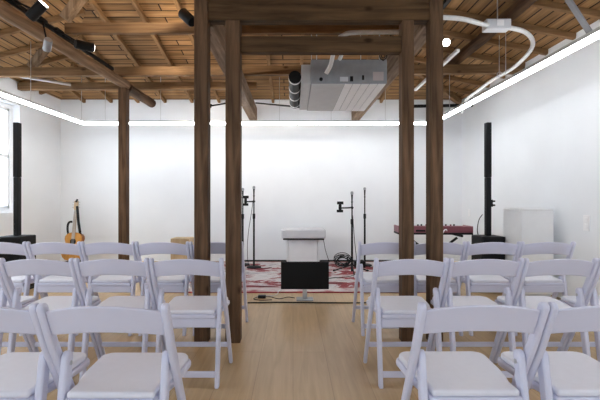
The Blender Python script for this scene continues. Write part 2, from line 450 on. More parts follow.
def beam(name, mb, mat, label, bevel=.006, origin=None):
    o = mb.build(name, M[mat], bevel=bevel, origin=origin)
    return tag(o, label, 'beam', None, 'thing')
beam('header_beam', MB().box(-.677, 1.092, 3.195, 3.295, HB + .002, 2.86), 'header', 'thick brown header beam across the top, resting on the two inner posts', origin=(.2, 3.25, HB))
beam('cross_beam', MB().box(-.4215, .8715, 3.205, 3.285, 2.33, 2.46), 'header', 'dark brown crosspiece fixed between the two inner posts below the header beam', origin=(.2, 3.25, 2.33))
TZ = EYE + 1.66
beam('tie_beam', MB().box(-2.30, 1.30, 4.02, 4.075, TZ, TZ + .105), 'beam_x', 'pale brown tie beam directly behind the header, nearest of the three ties', origin=(0, 4.05, TZ))
beam('tie_beam', MB().bar((XL + .012, 5.46, TZ + .05), (XR - .012, 5.36, TZ + .065), .08, .12), 'beam_x', 'long brown tie beam crossing the whole roof behind the air handler', origin=(-.5, 5.4, TZ))
beam('tie_beam', MB().bar((XL + .012, 6.22, TZ + .07), (-.56, 6.22, TZ + .08), .09, .11), 'beam_x', 'brown tie beam closest to the back wall, sawn off near the left purlin', origin=(-2.4, 6.2, TZ))
beam('purlin', MB().box(-.795, -.66, 3.315, YB - .004, HB, TZ - .003), 'beam_y', 'weathered squared purlin running from the left outer post to the back wall', origin=(-.73, 5.3, HB))
beam('purlin', MB().box(1.075, 1.215, 3.315, YB - .004, HB, TZ - .003), 'beam_y', 'weathered squared purlin running beside the air handler to the back wall', origin=(1.14, 5.3, HB))

def log(a, b, r0, r1, seg=14, n=14):
    a, b = Vector(a), Vector(b); pts, rad = [], []
    for i in range(n + 1):
        t = i / n; p = a.lerp(b, t) + Vector((random.uniform(-.006, .006), 0, random.uniform(-.006, .006)))
        pts.append(p); rad.append((r0 + (r1 - r0) * t) * random.uniform(.96, 1.04))
    mb = MB(); mb.tube(pts, rad, seg); return mb
LZ = EYE + 1.58
o = log((-2.56, .6, LZ + .01), (-2.355, 5.64, LZ + .008), .066, .066).build('round_log', M['log'], origin=(-2.47, 3.3, LZ)); tag(o, 'thick round log slanting across the upper left, ending on the lone post', 'beam', None, 'thing')
o = log((-2.35, 5.655, LZ - .02), (-2.315, 6.55, LZ - .03), .07, .068, n=5).build('round_log', M['beam_yd'], origin=(-2.44, 6.3, LZ)); tag(o, 'short dark log stub continuing behind the lone post under the tie beam', 'beam', None, 'thing')
o = log((2.16, .8, EYE + 1.86), (2.22, 6.3, EYE + 1.855), .062, .066).build('round_log', M['beam_yd'], origin=(2.2, 3.5, EYE + 1.86)); tag(o, 'dark round log under the rafters on the right, beyond the outer post', 'beam', None, 'thing')
# braces rising from the tie beams
beam('brace', MB().bar((-2.31, 4.05, TZ + .15), (-2.10, 4.05, TZ + .44), .08, .10, up=(0, 1, 0)), 'strut', 'thick pale brace rising from the near tie beam at top left')
beam('brace', MB().bar((-3.57, 5.44, TZ + .115), (-3.37, 5.44, TZ + .36), .08, .10, up=(0, 1, 0)), 'strut', 'pale slanting brace rising from the long tie beam near the left wall')
beam('brace', MB().bar((1.30, 4.6, HB + .30), (1.55, 4.6, TZ + .30), .05, .06, up=(0, 1, 0)), 'strut', 'thin brace beside the purlin right of the air handler')

# ------------------------------------------------------------------ suspended LED line
LX0, LX1, LY, LZZ = -3.41, 2.27, 6.50, EYE + 1.215
led = empty('linear_light', (LX0, LY, LZZ), 'white glowing LED line light hung in a loop round three sides of the hall', 'light')
O = Vector((LX0, LY, LZZ))
hs = MB(); df = MB(); w2 = .023
for (a, b) in (((LX0, -1.2), (LX0, LY)), ((LX1, -1.2), (LX1, LY))):
    hs.box(a[0] - w2, a[0] + w2, a[1], b[1] + w2, .012, .044, Matrix.Translation((-O.x, -O.y, 0)))
    df.box(a[0] - w2, a[0] + w2, a[1], b[1] + w2, -.019, .0118, Matrix.Translation((-O.x, -O.y, 0)))
hs.box(LX0 + w2, LX1 - w2, LY - w2, LY + w2, .012, .044, Matrix.Translation((-O.x, -O.y, 0)))
df.box(LX0 + w2, LX1 - w2, LY - w2, LY + w2, -.019, .0118, Matrix.Translation((-O.x, -O.y, 0)))
hs.build('housing', M['alu'], led, smooth=False)
df.build('diffuser', M['led'], led, smooth=False)
for (x, y) in [(LX0, 1.2), (LX0, 3.2), (LX0, 5.2), (LX0, 6.45), (-3.05, LY), (-2.15, LY), (-.22, LY), (.62, LY), (1.5, LY), (LX1, 6.45), (LX1, 5.8), (LX1, 4.27), (LX1, 2.4)]:
    MB().tube([(x - O.x, y - O.y, .03), (x - O.x, y - O.y, roofz(x, y) - LZZ - .005)], .004, 6).build('suspension_rod', M['steel'], led)
MB().bar((LX1 - O.x, 3.05 - O.y, .036), (LX1 - .17 - O.x, 3.05 - O.y, .036 + .26), .014, .05, up=(0, 1, 0)).bar((LX1 - .17 - O.x, 3.05 - O.y, .29), (LX1 - .36 - O.x, 3.05 - O.y, roofz(LX1 - .36, 3.05) - LZZ - .005), .014, .05, up=(0, 1, 0)).build('flat_hanger', M['galv'], led, smooth=False)

# ------------------------------------------------------------------ air handler
ah = empty('air_handler', (.56, 4.0, 2.30), 'grey ceiling air handler box hung between the purlins above the aisle', 'air conditioner')
A0 = Vector((.56, 4.0, 2.30))
def T(mb, name, mat, **k):
    bmesh.ops.translate(mb.bm, verts=mb.bm.verts[:], vec=-A0)
    return mb.build(name, M[mat], k.pop('parent', ah), **k)
T(MB().box(.18, .94, 4.0, 5.24, 2.305, 2.545), 'casing', 'galv', bevel=.004)
T(MB().box(.085, .178, 4.02, 5.22, 2.31, 2.50), 'plenum', 'galv_l', bevel=.003)
pn = MB()
for i in range(5): pn.box(.52 + i * .083, .52 + i * .083 + .076, 4.01, 5.23, 2.296, 2.3045)
T(pn, 'bottom_panel', 'white', bevel=.002)
T(MB().box(.19, .515, 4.01, 5.23, 2.299, 2.3045), 'access_plate', 'galv_l', smooth=False)
d = T(MB().tube([(.020, 4.05, 2.385), (.020, 5.20, 2.385)], .064, 24), 'round_duct', 'black')
r = MB()
for y in (4.07, 4.42, 4.77, 5.12): r.tube([(.020, y, 2.385), (.020, y + .035, 2.385)], .0665, 24)
T(r, 'duct_band', 'white', parent=d)
T(MB().box(.80, .905, 3.995, 4.0, 2.335, 2.42), 'sticker', 'sticker', smooth=False)
T(MB().box(.47, .55, 3.995, 4.0, 2.325, 2.37), 'control_plate', 'white_fab', smooth=False)
T(MB().box(.57, .60, 3.99, 4.0, 2.325, 2.375), 'terminal_block', 'black', smooth=False)
T(MB().box(.69, .71, 3.992, 4.0, 2.34, 2.385), 'terminal_block', 'black', smooth=False)
T(MB().tube([(.28, 4.0, 2.345), (.28, 3.985, 2.345)], .018, 12), 'drain_port', 'black')
T(MB().torus((.90, 3.99, 2.575), .035, .006, 'y').torus((.90, 3.99, 2.575), .018, .005, 'y').tube([(.90, 3.99, 2.54), (.90, 3.99, 2.53)], .01), 'hanging_eye', 'blackm')
for x in (.24, .88):
    for y in (4.07, 5.20):
        T(MB().tube([(x, y, 2.54), (x, y, roofz(x, y) - .01 if y > 4.5 else TZ - .002)], .006, 6).box(x - .025, x + .025, y - .02, y + .02, 2.545, 2.56), 'hanger_rod', 'steel')
pp = MB()
pp.tube(smooth_path([(.33, 3.985, 2.40), (.37, 3.95, 2.47), (.40, 3.94, 2.60), (.42, 3.94, 2.70), (.50, 3.94, 2.765), (.62, 3.94, 2.79), (1.06, 3.95, 2.80)]), .022, 10)
pp2 = MB(); pp2.tube(smooth_path([(.46, 4.06, 2.53), (.48, 3.96, 2.58), (.50, 3.95, 2.66), (.66, 3.94, 2.685), (1.06, 3.95, 2.69)]), .020, 10)
T(pp, 'refrigerant_pipe', 'pipe'); T(pp2, 'refrigerant_pipe', 'pipe')
o = MB().tube([(-.64, 6.9, 2.80), (.13, 5.235, 2.345)], .012, 8).build('drain_pipe', M['black'], origin=(-.2, 6.8, 2.75)); tag(o, 'thin black drain pipe sloping past the left purlin toward the air handler', 'pipe', None, 'thing')
o = MB().tube([(-1.36, 6.6, EYE + 1.52), (-.80, 6.6, EYE + 1.615)], .013, 8).tube([(-1.37, 6.6, EYE + 1.49), (-1.355, 6.6, EYE + 1.55)], .022, 8).build('drain_pipe', M['black'], origin=(-1.1, 6.6, 2.7)); tag(o, 'short black pipe with a capped end left of the left purlin', 'pipe', None, 'thing')

# ------------------------------------------------------------------ conduits and pipes on the right
fc = empty('flexible_conduit', (1.84, 3.6, 2.72), 'white flexible conduit curving under the right roof slope with a junction box', 'conduit')
F0 = Vector((1.84, 3.6, 2.72))
tb = MB(); tb.tube([p - F0 for p in smooth_path([(1.22, 3.36, 2.68), (1.45, 3.42, 2.69), (1.72, 3.56, 2.70), (1.90, 3.6, 2.70), (2.12, 3.66, 2.68), (2.29, 3.82, 2.65), (2.41, 4.10, 2.64), (2.49, 4.55, 2.63), (2.47, 4.95, 2.62), (2.52, 5.5, 2.62), (2.56, 5.95, 2.60), (2.66, 6.3, 2.50)])], .020, 12)
tb.build('tube', M['pipe'], fc)
jb = MB().box(-.12, .10, -.05, .05, -.055, .035).build('junction_box', M['white_fab'], fc, bevel=.008)
MB().box(-.03, .03, -.057, -.05, -.03, .02).build('cover', M['white'], jb, smooth=False)
MB().tube([(0, 0, .03), (0, 0, roofz(1.84, 3.6) - 2.72 - .005)], .005, 6).build('hanger_rod', M['steel'], fc)
MB().tube([(2.45 - F0.x, 4.75 - F0.y, -.09), (2.45 - F0.x, 4.75 - F0.y, roofz(2.45, 4.75) - 2.72 - .005)], .004, 6).torus((2.455 - F0.x, 4.75 - F0.y, -.095), .03, .006, 'y').build('clamp', M['steel'], fc)
o = MB().bar((1.63, 3.95, EYE + 1.46), (1.63, 5.33, EYE + 1.44), .036, .03).build('cable_duct', M['white'], bevel=.004, origin=(1.63, 4.6, 2.6)); tag(o, 'straight white cable duct seen between the two right posts', 'duct', None, 'thing')
o = MB().tube([(XL + .003, 5.72, EYE + 1.80), (-3.40, 6.12, EYE + 1.735)], .022, 10).build('metal_tube', M['steel'], origin=(-3.8, 5.9, 2.93)); tag(o, 'slim grey metal tube slanting in front of the tie beam by the left wall', 'pipe', None, 'thing')
o = MB().bar((1.9, 6.9, EYE + 1.58), (XR - .003, 6.9, EYE + 1.60), .03, .05).build('cable_tray', M['blackm'], origin=(2.5, 6.9, 2.75)); tag(o, 'dark thin cable tray above the light near the right back corner', 'tray', None, 'thing')

# ------------------------------------------------------------------ spotlights
def spot(loc, aim, label, mount, power=26.0, L=.17, r=.045, mat='black', lamp=True):
    e = empty('spotlight', loc, label, 'spotlight', 'track spotlights')
    d = Vector(aim) - Vector(loc); d.normalize()
    h = MB(); h.tube([-d * L * .5, -d * L * .5 + d * .012, d * (L * .5 - .012), d * L * .5], [r * .86, r, r, r * 1.03], 20)
    hd = h.build('lamp_head', M[mat], e)
    ln = MB(); ln.tube([d * (L * .5 + .0005), d * (L * .5 + .004)], r * .9, 20); ln.build('lens', M['lens'], hd)
    m = Vector(mount) - Vector(loc)
    br = MB(); br.tube([m * .12 if m.length > .12 else m * .5, m], .008, 8); br.build('arm', M['blackm'], e)
    ad = MB(); ad.box(m.x - .018, m.x + .018, m.y - .06, m.y + .06, m.z - .014, m.z + .014); ad.build('adapter', M['blackm'], e, bevel=.003)
    if lamp:
        l = bpy.data.lights.new('beam', 'SPOT'); l.energy = power; l.spot_size = math.radians(95); l.spot_blend = .8; l.shadow_soft_size = .04; l.color = (1.0, .88, .72)
        lo = bpy.data.objects.new('beam', l); COL.objects.link(lo); lo.parent = e
        lo.location = d * (L * .5 + .02); lo.rotation_euler = d.to_track_quat('-Z', 'Y').to_euler()
tx, tz = -2.395, LZ + .11
o = MB().bar((-2.50, .8, LZ + .098), (-2.345, 5.2, LZ + .098), .036, .032).build('lighting_track', M['blackm'], origin=(tx, 3, tz)); tag(o, 'black lighting track running along the round log at upper left', 'track', None, 'thing')
o = MB().box(1.245, 1.28, .8, 5.0, TZ - .06, TZ - .03).build('lighting_track', M['blackm'], origin=(1.26, 3, TZ - .045)); tag(o, 'black lighting track along the right purlin beside the outer post', 'track', None, 'thing')
spot((-2.18, 3.40, EYE + 1.59), (-1.2, 3.35, 3.7), 'bright track spotlight tilted up at the top left corner of the ceiling', (-2.3709, 3.40, LZ + .098), power=190)
spot((-2.10, 4.02, EYE + 1.53), (-1.3, 5.0, 2.75), 'black cylindrical spotlight pointing sideways beneath the round log', (-2.3491, 4.02, LZ + .098), power=110)
spot((-2.27, 3.70, EYE + 1.42), (-3.0, 4.6, 1.9), 'small silver ended spotlight left of the round log', (-2.3582, 3.76, LZ + .098), power=40, L=.12, r=.036, mat='galv')
spot((-.90, 3.42, EYE + 1.54), (-1.75, 4.0, 3.6), 'dark tilted spotlight beside the left outer post', (-.81, 3.42, EYE + 1.46), power=70, L=.16)
spot((1.52, 3.98, EYE + 1.55), (1.1, 2.6, 2.1), 'round glowing spotlight facing the seats right of the outer post', (1.27, 3.98, TZ - .075), L=.13, r=.040, lamp=False)

# ------------------------------------------------------------------ folding chairs
POST = [(-.014, .794), (.056, .630), (.200, .350), (.372, .0)]       # (y, z) line of the long leg
def post_y(z):
    for (ya, za), (yb, zb) in zip(POST, POST[1:]):
        if zb <= z <= za: return ya + (yb - ya) * (za - z) / (za - zb)
    return POST[0][0]
def strip(line, w, round_top=True):
    """outline of a strip of width w about a polyline in the (y, z) plane; the first end is round, the last cut level"""
    P = [Vector((a, b)) for a, b in line]; Lp, Rp = [], []
    for i, p in enumerate(P):
        d = (P[min(i + 1, len(P) - 1)] - P[max(i - 1, 0)]).normalized(); nrm = Vector((-d.y, d.x))
        if i == 0: p = p + d * w * .5
        ww = w * (1 if i < len(P) - 1 else .86)
        Lp.append(p + nrm * ww / 2); Rp.append(p - nrm * ww / 2)
    Lp[-1].y = 0; Rp[-1].y = 0
    c = P[0] + (P[1] - P[0]).normalized() * w * .5; d = (P[0] - P[1]).normalized(); nrm = (Lp[0] - c)
    arc = []
    for k in range(1, 8):
        a = PI * k / 8
        arc.append(c + nrm * math.cos(a) + d * (w / 2) * math.sin(a))
    return [tuple(p) for p in Lp[::-1]] + [tuple(p) for p in arc] + [tuple(p) for p in Rp]

def make_chair(e):
    fnx = lambda a, b, t: Vector((t, a, b))
    for s in (-1, 1):
        x0, x1 = sorted((s * .2015, s * .2262))
        MB().prism(strip(POST, .039), fnx, x0, x1).build('front_leg', M['chair'], e, bevel=.007)
        x0, x1 = sorted((s * .172, s * .1985))
        rl = MB().prism(strip([(.100, .590), (.066, .40), (.0, .0)], .045), fnx, x0, x1).build('rear_leg', M['chair'], e, bevel=.007)
        sc = MB(); 
        for z in (.545,): sc.tube([(s * .199, post_y(z) - .002, z), (s * .170, post_y(z) - .002, z)], .009, 10)
        sc.build('pivot', M['screw'], rl)
    # curved back panel
    bm = MB(); nU, nZ = 18, 6; G = {}
    for side in (0, 1):
        for i in range(nU + 1):
            u = -1 + 2 * i / nU; bow = -.022 * (1 - u * u)
            top = .766 + .026 * (1 - u * u); bot = top - .103 + .006 * u * u
            for j in range(nZ + 1):
                z = bot + (top - bot) * j / nZ
                G[side, i, j] = bm.bm.verts.new((u * .202, post_y(z) + bow + (.009 if side else -.009), z))
    for i in range(nU):
        for j in range(nZ):
            for sd in (0, 1):
                q = [G[sd, i, j], G[sd, i + 1, j], G[sd, i + 1, j + 1], G[sd, i, j + 1]]; bm.bm.faces.new(q if sd == 0 else q[::-1])
    for i in range(nU):
        for j in (0, nZ): bm.bm.faces.new((G[0, i, j], G[0, i + 1, j], G[1, i + 1, j], G[1, i, j]))
    for j in range(nZ):
        for i in (0, nU): bm.bm.faces.new((G[0, i, j], G[0, i, j + 1], G[1, i, j + 1], G[1, i, j]))
    bm.build('backrest', M['chair'], e, bevel=.005)
    # seat: narrow between the rear legs, wider in front, rounded front corners
    def outline(dx, dy0, dy1):
        pts = [(.169 - dx, .035 + dy0), (.1695 - dx, .115), (.185 - dx, .175), (.194 - dx, .24)]
        for k in range(7):
            a = PI / 2 * k / 6; pts.append((.203 - dx - .05 + .05 * math.cos(a), .43 - dy1 - .05 + .05 * math.sin(a)))
        return pts + [(-x, y) for x, y in reversed(pts)]
    fz = lambda a, b, t: Vector((a, b, t))
    MB().prism(outline(0, 0, 0), fz, .408, .436).build('seat', M['chair'], e, bevel=.008)
    MB().prism(outline(.010, .006, .010), fz, .436, .462).build('seat_pad', M['pad'], e, bevel=.010, segs=3)
    MB().box(-.171, .171, .045, .068, .352, .408).build('seat_rail', M['chair'], e, bevel=.005)
    MB().box(-.172, .172, .002, .020, .058, .096).build('stretcher', M['chair'], e, bevel=.005)
    y = post_y(.158); MB().box(-.202, .202, y - .010, y + .010, .142, .174).build('stretcher', M['chair'], e, bevel=.005)

SEATS = [
 # x, y, label
 (-.657, 1.395, 'white folding chair of the nearest row, first on the left of the aisle'),
 (-1.113, 1.40, 'white folding chair of the nearest row, cut off by the left edge'),
 (.667, 1.41, 'white folding chair of the nearest row, first on the right of the aisle'),
 (1.124, 1.41, 'white folding chair of the nearest row, cut off by the right edge'),
 (-.650, 2.445, 'white folding chair of the middle row at the aisle, before the left posts'),
 (-1.106, 2.445, 'white folding chair of the middle row, second from the aisle on the left'),
 (-1.563, 2.445, 'white folding chair of the middle row, third from the aisle on the left'),
 (-2.019, 2.445, 'white folding chair of the middle row, fourth left of the aisle, partly out of frame'),
 (.722, 2.445, 'white folding chair of the middle row at the aisle, before the right posts'),
 (1.178, 2.445, 'white folding chair of the middle row, second from the aisle on the right'),
 (1.634, 2.445, 'white folding chair of the middle row, third from the aisle on the right'),
 (2.090, 2.445, 'white folding chair of the middle row, fourth right of the aisle, partly out of frame'),
 (-.645, 3.37, 'white folding chair of the far row, directly behind the two left posts'),
 (-1.101, 3.37, 'white folding chair of the far row in front of the wooden box drum'),
 (-1.557, 3.37, 'white folding chair of the far row in front of the lone post'),
 (-2.013, 3.37, 'white folding chair of the far row in front of the guitar'),
 (-2.469, 3.37, 'white folding chair at the far row\'s left end, before the left column speaker'),
 (.775, 3.37, 'white folding chair of the far row, behind the two right posts at the aisle'),
 (1.231, 3.37, 'white folding chair of the far row in front of the red keyboard'),
 (1.687, 3.37, 'white folding chair of the far row in front of the right column speaker'),
 (2.143, 3.37, 'white folding chair at the far row\'s right end, before the white cabinet'),
]
GRP = 'white folding chairs in rows'
first = None
for i, (x, y, lab) in enumerate(SEATS):
    if first is None:
        first = empty('folding_chair', (x, y, 0), lab, 'chair', GRP); make_chair(first); o = first
    else:
        o = copy_tree(first); o.location = (x, y, 0); o['label'] = lab
    o.rotation_euler.z = random.uniform(-.005, .005)

# ------------------------------------------------------------------ stage area
rug = MB().box(-1.62, 1.80, -1.17, 1.17, 0, .011).build('rug', M['rug'], bevel=.004); rug.location = (0, 6.05, .001)
tag(rug, 'worn red, white and grey patterned rug on the floor of the playing area', 'rug', None, 'thing')
RZ = .013

# monitor on the floor
tv = empty('monitor', (.135, 4.55, 0), 'black flat screen monitor standing on the floor at the end of the aisle', 'monitor')
MB().box(-.272, .272, -.015, .018, .125, .435).build('screen_case', M['black'], tv, bevel=.004)
MB().box(-.264, .264, -.0165, -.0152, .137, .427).build('screen', M['screen'], tv, smooth=False)
MB().box(-.025, .025, .019, .035, .012, .22).build('neck', M['steel'], tv, bevel=.003)
MB().box(-.095, .095, -.06, .10, .001, .011).build('base', M['galv'], tv, bevel=.003)
# power brick and cables
pb = empty('power_adapter', (-.36, 4.64, 0), 'small black power adapter on the floor left of the monitor', 'adapter')
MB().box(-.045, .045, -.03, .03, .001, .032).build('case', M['black'], pb, bevel=.005)
MB().tube(smooth_path([(.045, 0, .015), (.10, .03, .006), (.20, -.06, .006), (.30, .02, .006), (.38, -.02, .006)]), .004, 6).build('lead', M['black'], pb)
MB().tube(smooth_path([(-.045, 0, .015), (-.09, -.06, .005), (.0, -.12, .005), (.12, -.10, .005)]), .004, 6).build('lead', M['black'], pb)
o = MB().tube(smooth_path([(-.50, 4.40, .008), (-.2, 4.42, .008), (.1, 4.41, .008), (.5, 4.395, .008), (.9, 4.40, .008), (1.25, 4.39, .008)]), .007, 6).build('floor_cable', M['black'], origin=(.3, 4.4, 0)); tag(o, 'straight dark cable lying across the floor in front of the monitor', 'cable', None, 'thing')
o = MB().tube(smooth_path([(-.42, 4.70, .005), (-.30, 4.74, .005), (-.24, 4.72, .005), (-.19, 4.80, .006), (-.18, 4.86, .020), (-.17, 4.93, .020), (-.12, 5.2, .018), (-.2, 5.6, .018)]), .004, 6).build('floor_cable', M['white_fab'], origin=(-.2, 4.8, 0)); tag(o, 'pale thin cable curling behind the power adapter toward the rug', 'cable', None, 'thing')

# white console with overhanging top
cs = empty('white_console', (.165, 6.6, RZ), 'white console with a thick pale grey overhanging top behind the monitor', 'console')
MB().box(-.36, .38, .01, .43, .475, .63).build('top', M['white_fab'], cs, bevel=.028, segs=4)
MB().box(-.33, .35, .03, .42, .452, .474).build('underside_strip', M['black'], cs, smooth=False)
MB().box(-.235, .245, .16, .40, .035, .451).build('pedestal', M['white'], cs, bevel=.005)
for s in (-1, 1):
    MB().box(.005 + s * .265 - .02, .005 + s * .265 + .02, .17, .40, .035, .451).build('side_panel', M['offwhite'], cs, bevel=.004)
    MB().box(.005 + s * .27 - .022, .005 + s * .27 + .022, .12, .40, .0, .034).box(.005 + s * .29 - .012, .005 + s * .29 + .012, .13, .17, .0341, .09).build('foot', M['black'], cs, bevel=.004)
MB().tube(smooth_path([(.33, .35, .46), (.37, .40, .40), (.40, .42, .25), (.44, .42, .12), (.47, .40, .02)]), .005, 6).build('cord', M['blackm'], cs)

# microphone stands
def mic_stand(x, y, h, label, base='round', boom=None, mic=True, tilt=0):
    e = empty('microphone_stand', (x, y, RZ), label, 'microphone stand', 'microphone stands')
    if base == 'round':
        MB().tube([(0, 0, 0), (0, 0, .012), (0, 0, .022), (0, 0, .03)], [.12, .12, .10, .03], 24).build('base', M['blackm'], e)
    else:
        for k in range(3):
            a = .5 + k * 2 * PI / 3
            lg = MB().tube([(0, 0, .13), (.30 * math.cos(a), .30 * math.sin(a), .012)], .010, 8).build('leg', M['blackm'], e)
            MB().tube([(.285 * math.cos(a), .285 * math.sin(a), .02), (.315 * math.cos(a), .315 * math.sin(a), .012)], .0135, 8).build('rubber_foot', M['black'], lg)
        MB().tube([(0, 0, .09), (0, 0, .16)], .019, 10).build('hub', M['black'], e)
    MB().tube([(0, 0, .03), (0, 0, h * .62)], .016, 10).build('lower_tube', M['blackm'], e)
    MB().tube([(0, 0, h * .60), (0, 0, h * .66)], .023, 10).build('clutch', M['black'], e)
    MB().tube([(0, 0, h * .66), (0, 0, h - .17)], .011, 8).build('upper_tube', M['blackm'], e)
    if mic:
        m = MB().tube([(0, 0, h - .17), (0, 0, h - .155)], .016, 10).build('clip', M['black'], e)
        MB().tube([(0, 0, h - .154), (0, .0, h - .06), (0, 0, h - .05)], [.011, .015, .019], 12).build('microphone', M['blackm'], e)
        MB().tube([(0, 0, h - .049), (0, 0, h - .03), (0, 0, h - .008), (0, 0, h)], [.019, .024, .021, .008], 14).build('grille_head', M['galv'], e)
    if boom:
        bx, bz = boom
        am = MB().tube([(0, -.02, bz), (bx, -.05, bz - .005)], .011, 8).build('side_arm', M['blackm'], e)
        MB().box(bx - .05, bx + .045, -.08, -.05, bz - .07, bz - .03).box(bx - .045, bx + .05, -.08, -.05, bz + .05, bz + .095).box(bx - .022, bx + .022, -.075, -.052, bz - .03, bz + .05).build('device_clamp', M['black'], am, bevel=.003)
        MB().tube([(0, -.026, bz), (0, .026, bz)], .02, 10).build('arm_knob', M['black'], e)
    return e
mic_stand(-.645, 6.60, 1.345, 'black microphone stand with side clamp, clear of the left post', boom=(-.13, 1.09))
mic_stand(-.86, 6.85, 1.32, 'black microphone stand half hidden behind the left inner post')
mic_stand(.90, 6.10, 1.25, 'black tripod microphone stand with a device clamp on its arm, right of the console', base='tripod', boom=(-.19, 1.00))
mic_stand(1.22, 6.80, 1.33, 'slim black microphone stand furthest right, nearest the right aisle post')
def loose_cable(pts, lab, r=.005, mat='black'):
    o = MB().tube(smooth_path(pts), r, 6).build('microphone_cable', M[mat], origin=pts[0]); return tag(o, lab, 'cable', None, 'thing')
loose_cable([(-.66, 6.60, 1.12), (-.69, 6.62, .9), (-.74, 6.65, .6), (-.76, 6.66, .3), (-.72, 6.62, RZ + .03), (-.5, 6.5, RZ + .008), (-.35, 6.55, RZ + .008)], 'thin black cable hanging beside the clamp stand near the left post')
loose_cable([(.90, 6.04, .9), (.93, 6.03, .5), (.96, 6.0, .1), (.85, 5.85, RZ + .007), (.55, 5.7, RZ + .007), (.45, 5.55, RZ + .007)], 'black cable trailing from the tripod stand across the rug')
loose_cable([(-1.0, 7.29, .016), (-.5, 7.30, .016), (.2, 7.29, .016), (.8, 7.30, .016), (1.4, 7.29, .016), (1.9, 7.30, .016)], 'thick black cable lying along the foot of the back wall', .015)
# coiled cable beside the tripod stand
ck = MB()
for k in range(9):
    c = Vector((.85 + random.uniform(-.03, .03), 6.72 + random.uniform(-.05, .05), RZ + .10 + random.uniform(-.03, .03)))
    R = random.uniform(.10, .15); a = random.uniform(-.3, .3)
    ck.tube([c + Vector((R * math.cos(t), R * .35 * math.sin(t + a), R * math.sin(t) * .62)) for t in [2 * PI * j / 22 for j in range(22)]], .006, 6, closed=True)
o = ck.build('cable_coil', M['black'], origin=(.80, 6.72, RZ)); tag(o, 'tangled coil of black cable behind the tripod microphone stand', 'cable', None, 'thing')
pd = empty('pedal_box', (1.10, 6.62, RZ), 'small black box with a cable at the foot of the right stands', 'box')
MB().box(-.09, .09, -.06, .06, 0, .11).build('case', M['black'], pd, bevel=.006)
MB().tube([(-.04, 0, .111), (-.04, 0, .125)], .014, 10).tube([(.04, 0, .111), (.04, 0, .125)], .014, 10).build('knob', M['blackm'], pd)
MB().tube(smooth_path([(.09, 0, .04), (.18, -.02, .01), (.30, .06, .006), (.42, .02, .006)]), .005, 6).build('cord', M['black'], pd)

# column loudspeakers
def column(x, y, label):
    e = empty('column_speaker', (x, y, 0), label, 'loudspeaker', 'column loudspeakers')
    MB().box(-.145, .145, -.15, .15, .02, .685).build('subwoofer', M['black'], e, bevel=.012)
    MB().box(-.132, .132, -.157, -.1505, .06, .64).build('subwoofer_grille', M['grille'], e, smooth=False)
    for sx in (-1, 1): MB().box(sx * .12 - .02, sx * .12 + .02, -.13, .13, 0, .0195).build('foot', M['blackm'], e)
    MB().box(-.031, .031, -.035, .035, .686, 1.42).build('lower_column', M['black'], e, bevel=.008)
    MB().box(-.033, .033, -.037, .037, 1.421, 2.11).build('upper_column', M['grille'], e, bevel=.008)
    return e
column(-3.48, 5.05, 'black column loudspeaker on a subwoofer beside the left window')
sp = column(2.46, 5.05, 'black column loudspeaker on a subwoofer between the red keyboard and white cabinet')
b = MB().box(.042, .085, -.02, .02, 1.06, 1.08).box(.042, .085, -.02, .02, 1.11, 1.13).box(.0335, .055, -.02, .02, 1.05, 1.14).build('side_bracket', M['black'], sp, bevel=.003)
MB().tube(smooth_path([(-.04, .06, .95), (-.085, .06, .88), (-.11, .05, .76), (-.10, .05, .69)]), .005, 6).build('cord', M['black'], sp)

# guitar on its stand
gt = empty('acoustic_guitar', (-3.735, 6.80, .0), 'acoustic guitar with an orange top leaning in the left back corner', 'guitar')
lean = Matrix.Rotation(math.radians(-9), 4, 'X')
G0 = Vector((0, -.06, .10))
def gp(p): return G0 + lean @ Vector(p)
half = [(0, 0), (.06, .003), (.12, .02), (.165, .06), (.187, .115), (.183, .165), (.155, .215), (.126, .255), (.122, .285), (.136, .33), (.148, .37), (.143, .415), (.118, .45), (.07, .475), (.02, .482)]
outl = half + [(-x, y) for x, y in reversed(half[1:])]
b = MB(); b.prism(outl, lambda a, c, t: gp((a, t, c)), .004, .098); b.build('body', M['guitar_s'], gt, bevel=.004)
b = MB(); b.prism(outl, lambda a, c, t: gp((a * .985, t, c * .985 + .003)), -.001, .0038); top = b.build('soundboard', M['guitar'], gt)
b = MB(); b.tube([gp((0, -.0012, .325)), gp((0, -.0025, .325))], .05, 24); b.build('sound_hole', M['black'], top)
b = MB(); b.prism([(-.075, .125), (.075, .125), (.065, .15), (-.065, .15)], lambda a, c, t: gp((a, t, c)), -.010, -.0012); b.build('bridge', M['neck'], top)
b = MB(); b.prism([(-.028, .37), (.028, .37), (.022, .86), (-.022, .86)], lambda a, c, t: gp((a, t, c)), -.012, .012); b.build('neck', M['neck'], gt, bevel=.003)
b = MB(); b.prism([(-.024, .861), (.024, .861), (.038, .90), (.034, 1.02), (.0, 1.03), (-.034, 1.02), (-.038, .90)], lambda a, c, t: gp((a, t, c)), -.006, .012); hd = b.build('headstock', M['headst'], gt, bevel=.003)
for s in (-1, 1):
    for k in range(3):
        b = MB(); b.tube([gp((s * .036, .003, .91 + .045 * k)), gp((s * .062, .003, .91 + .045 * k))], [.005, .009], 8); b.build('tuning_peg', M['steel'], hd)
b = MB()
for k in range(6): b.tube([gp((-.022 + .0088 * k, -.011, .14)), gp((-.016 + .0064 * k, -.0145, .865))], .0012, 4)
b.build('strings', M['steel'], gt)
b = MB(); pts = smooth_path([(.03, -.02, .93), (.055, -.025, .80), (.075, -.02, .66), (.095, -.01, .55), (.10, .02, .46), (.08, .07, .42)])
for p, q in zip(pts, pts[1:]): b.bar(gp(p), gp(q), .045, .006, up=(0, 1, .01))
b.build('strap', M['black'], gt); b = MB()
pts = smooth_path([(-.03, -.016, .66), (-.075, -.02, .655), (-.10, -.02, .61), (-.105, -.01, .53), (-.10, .02, .44)])
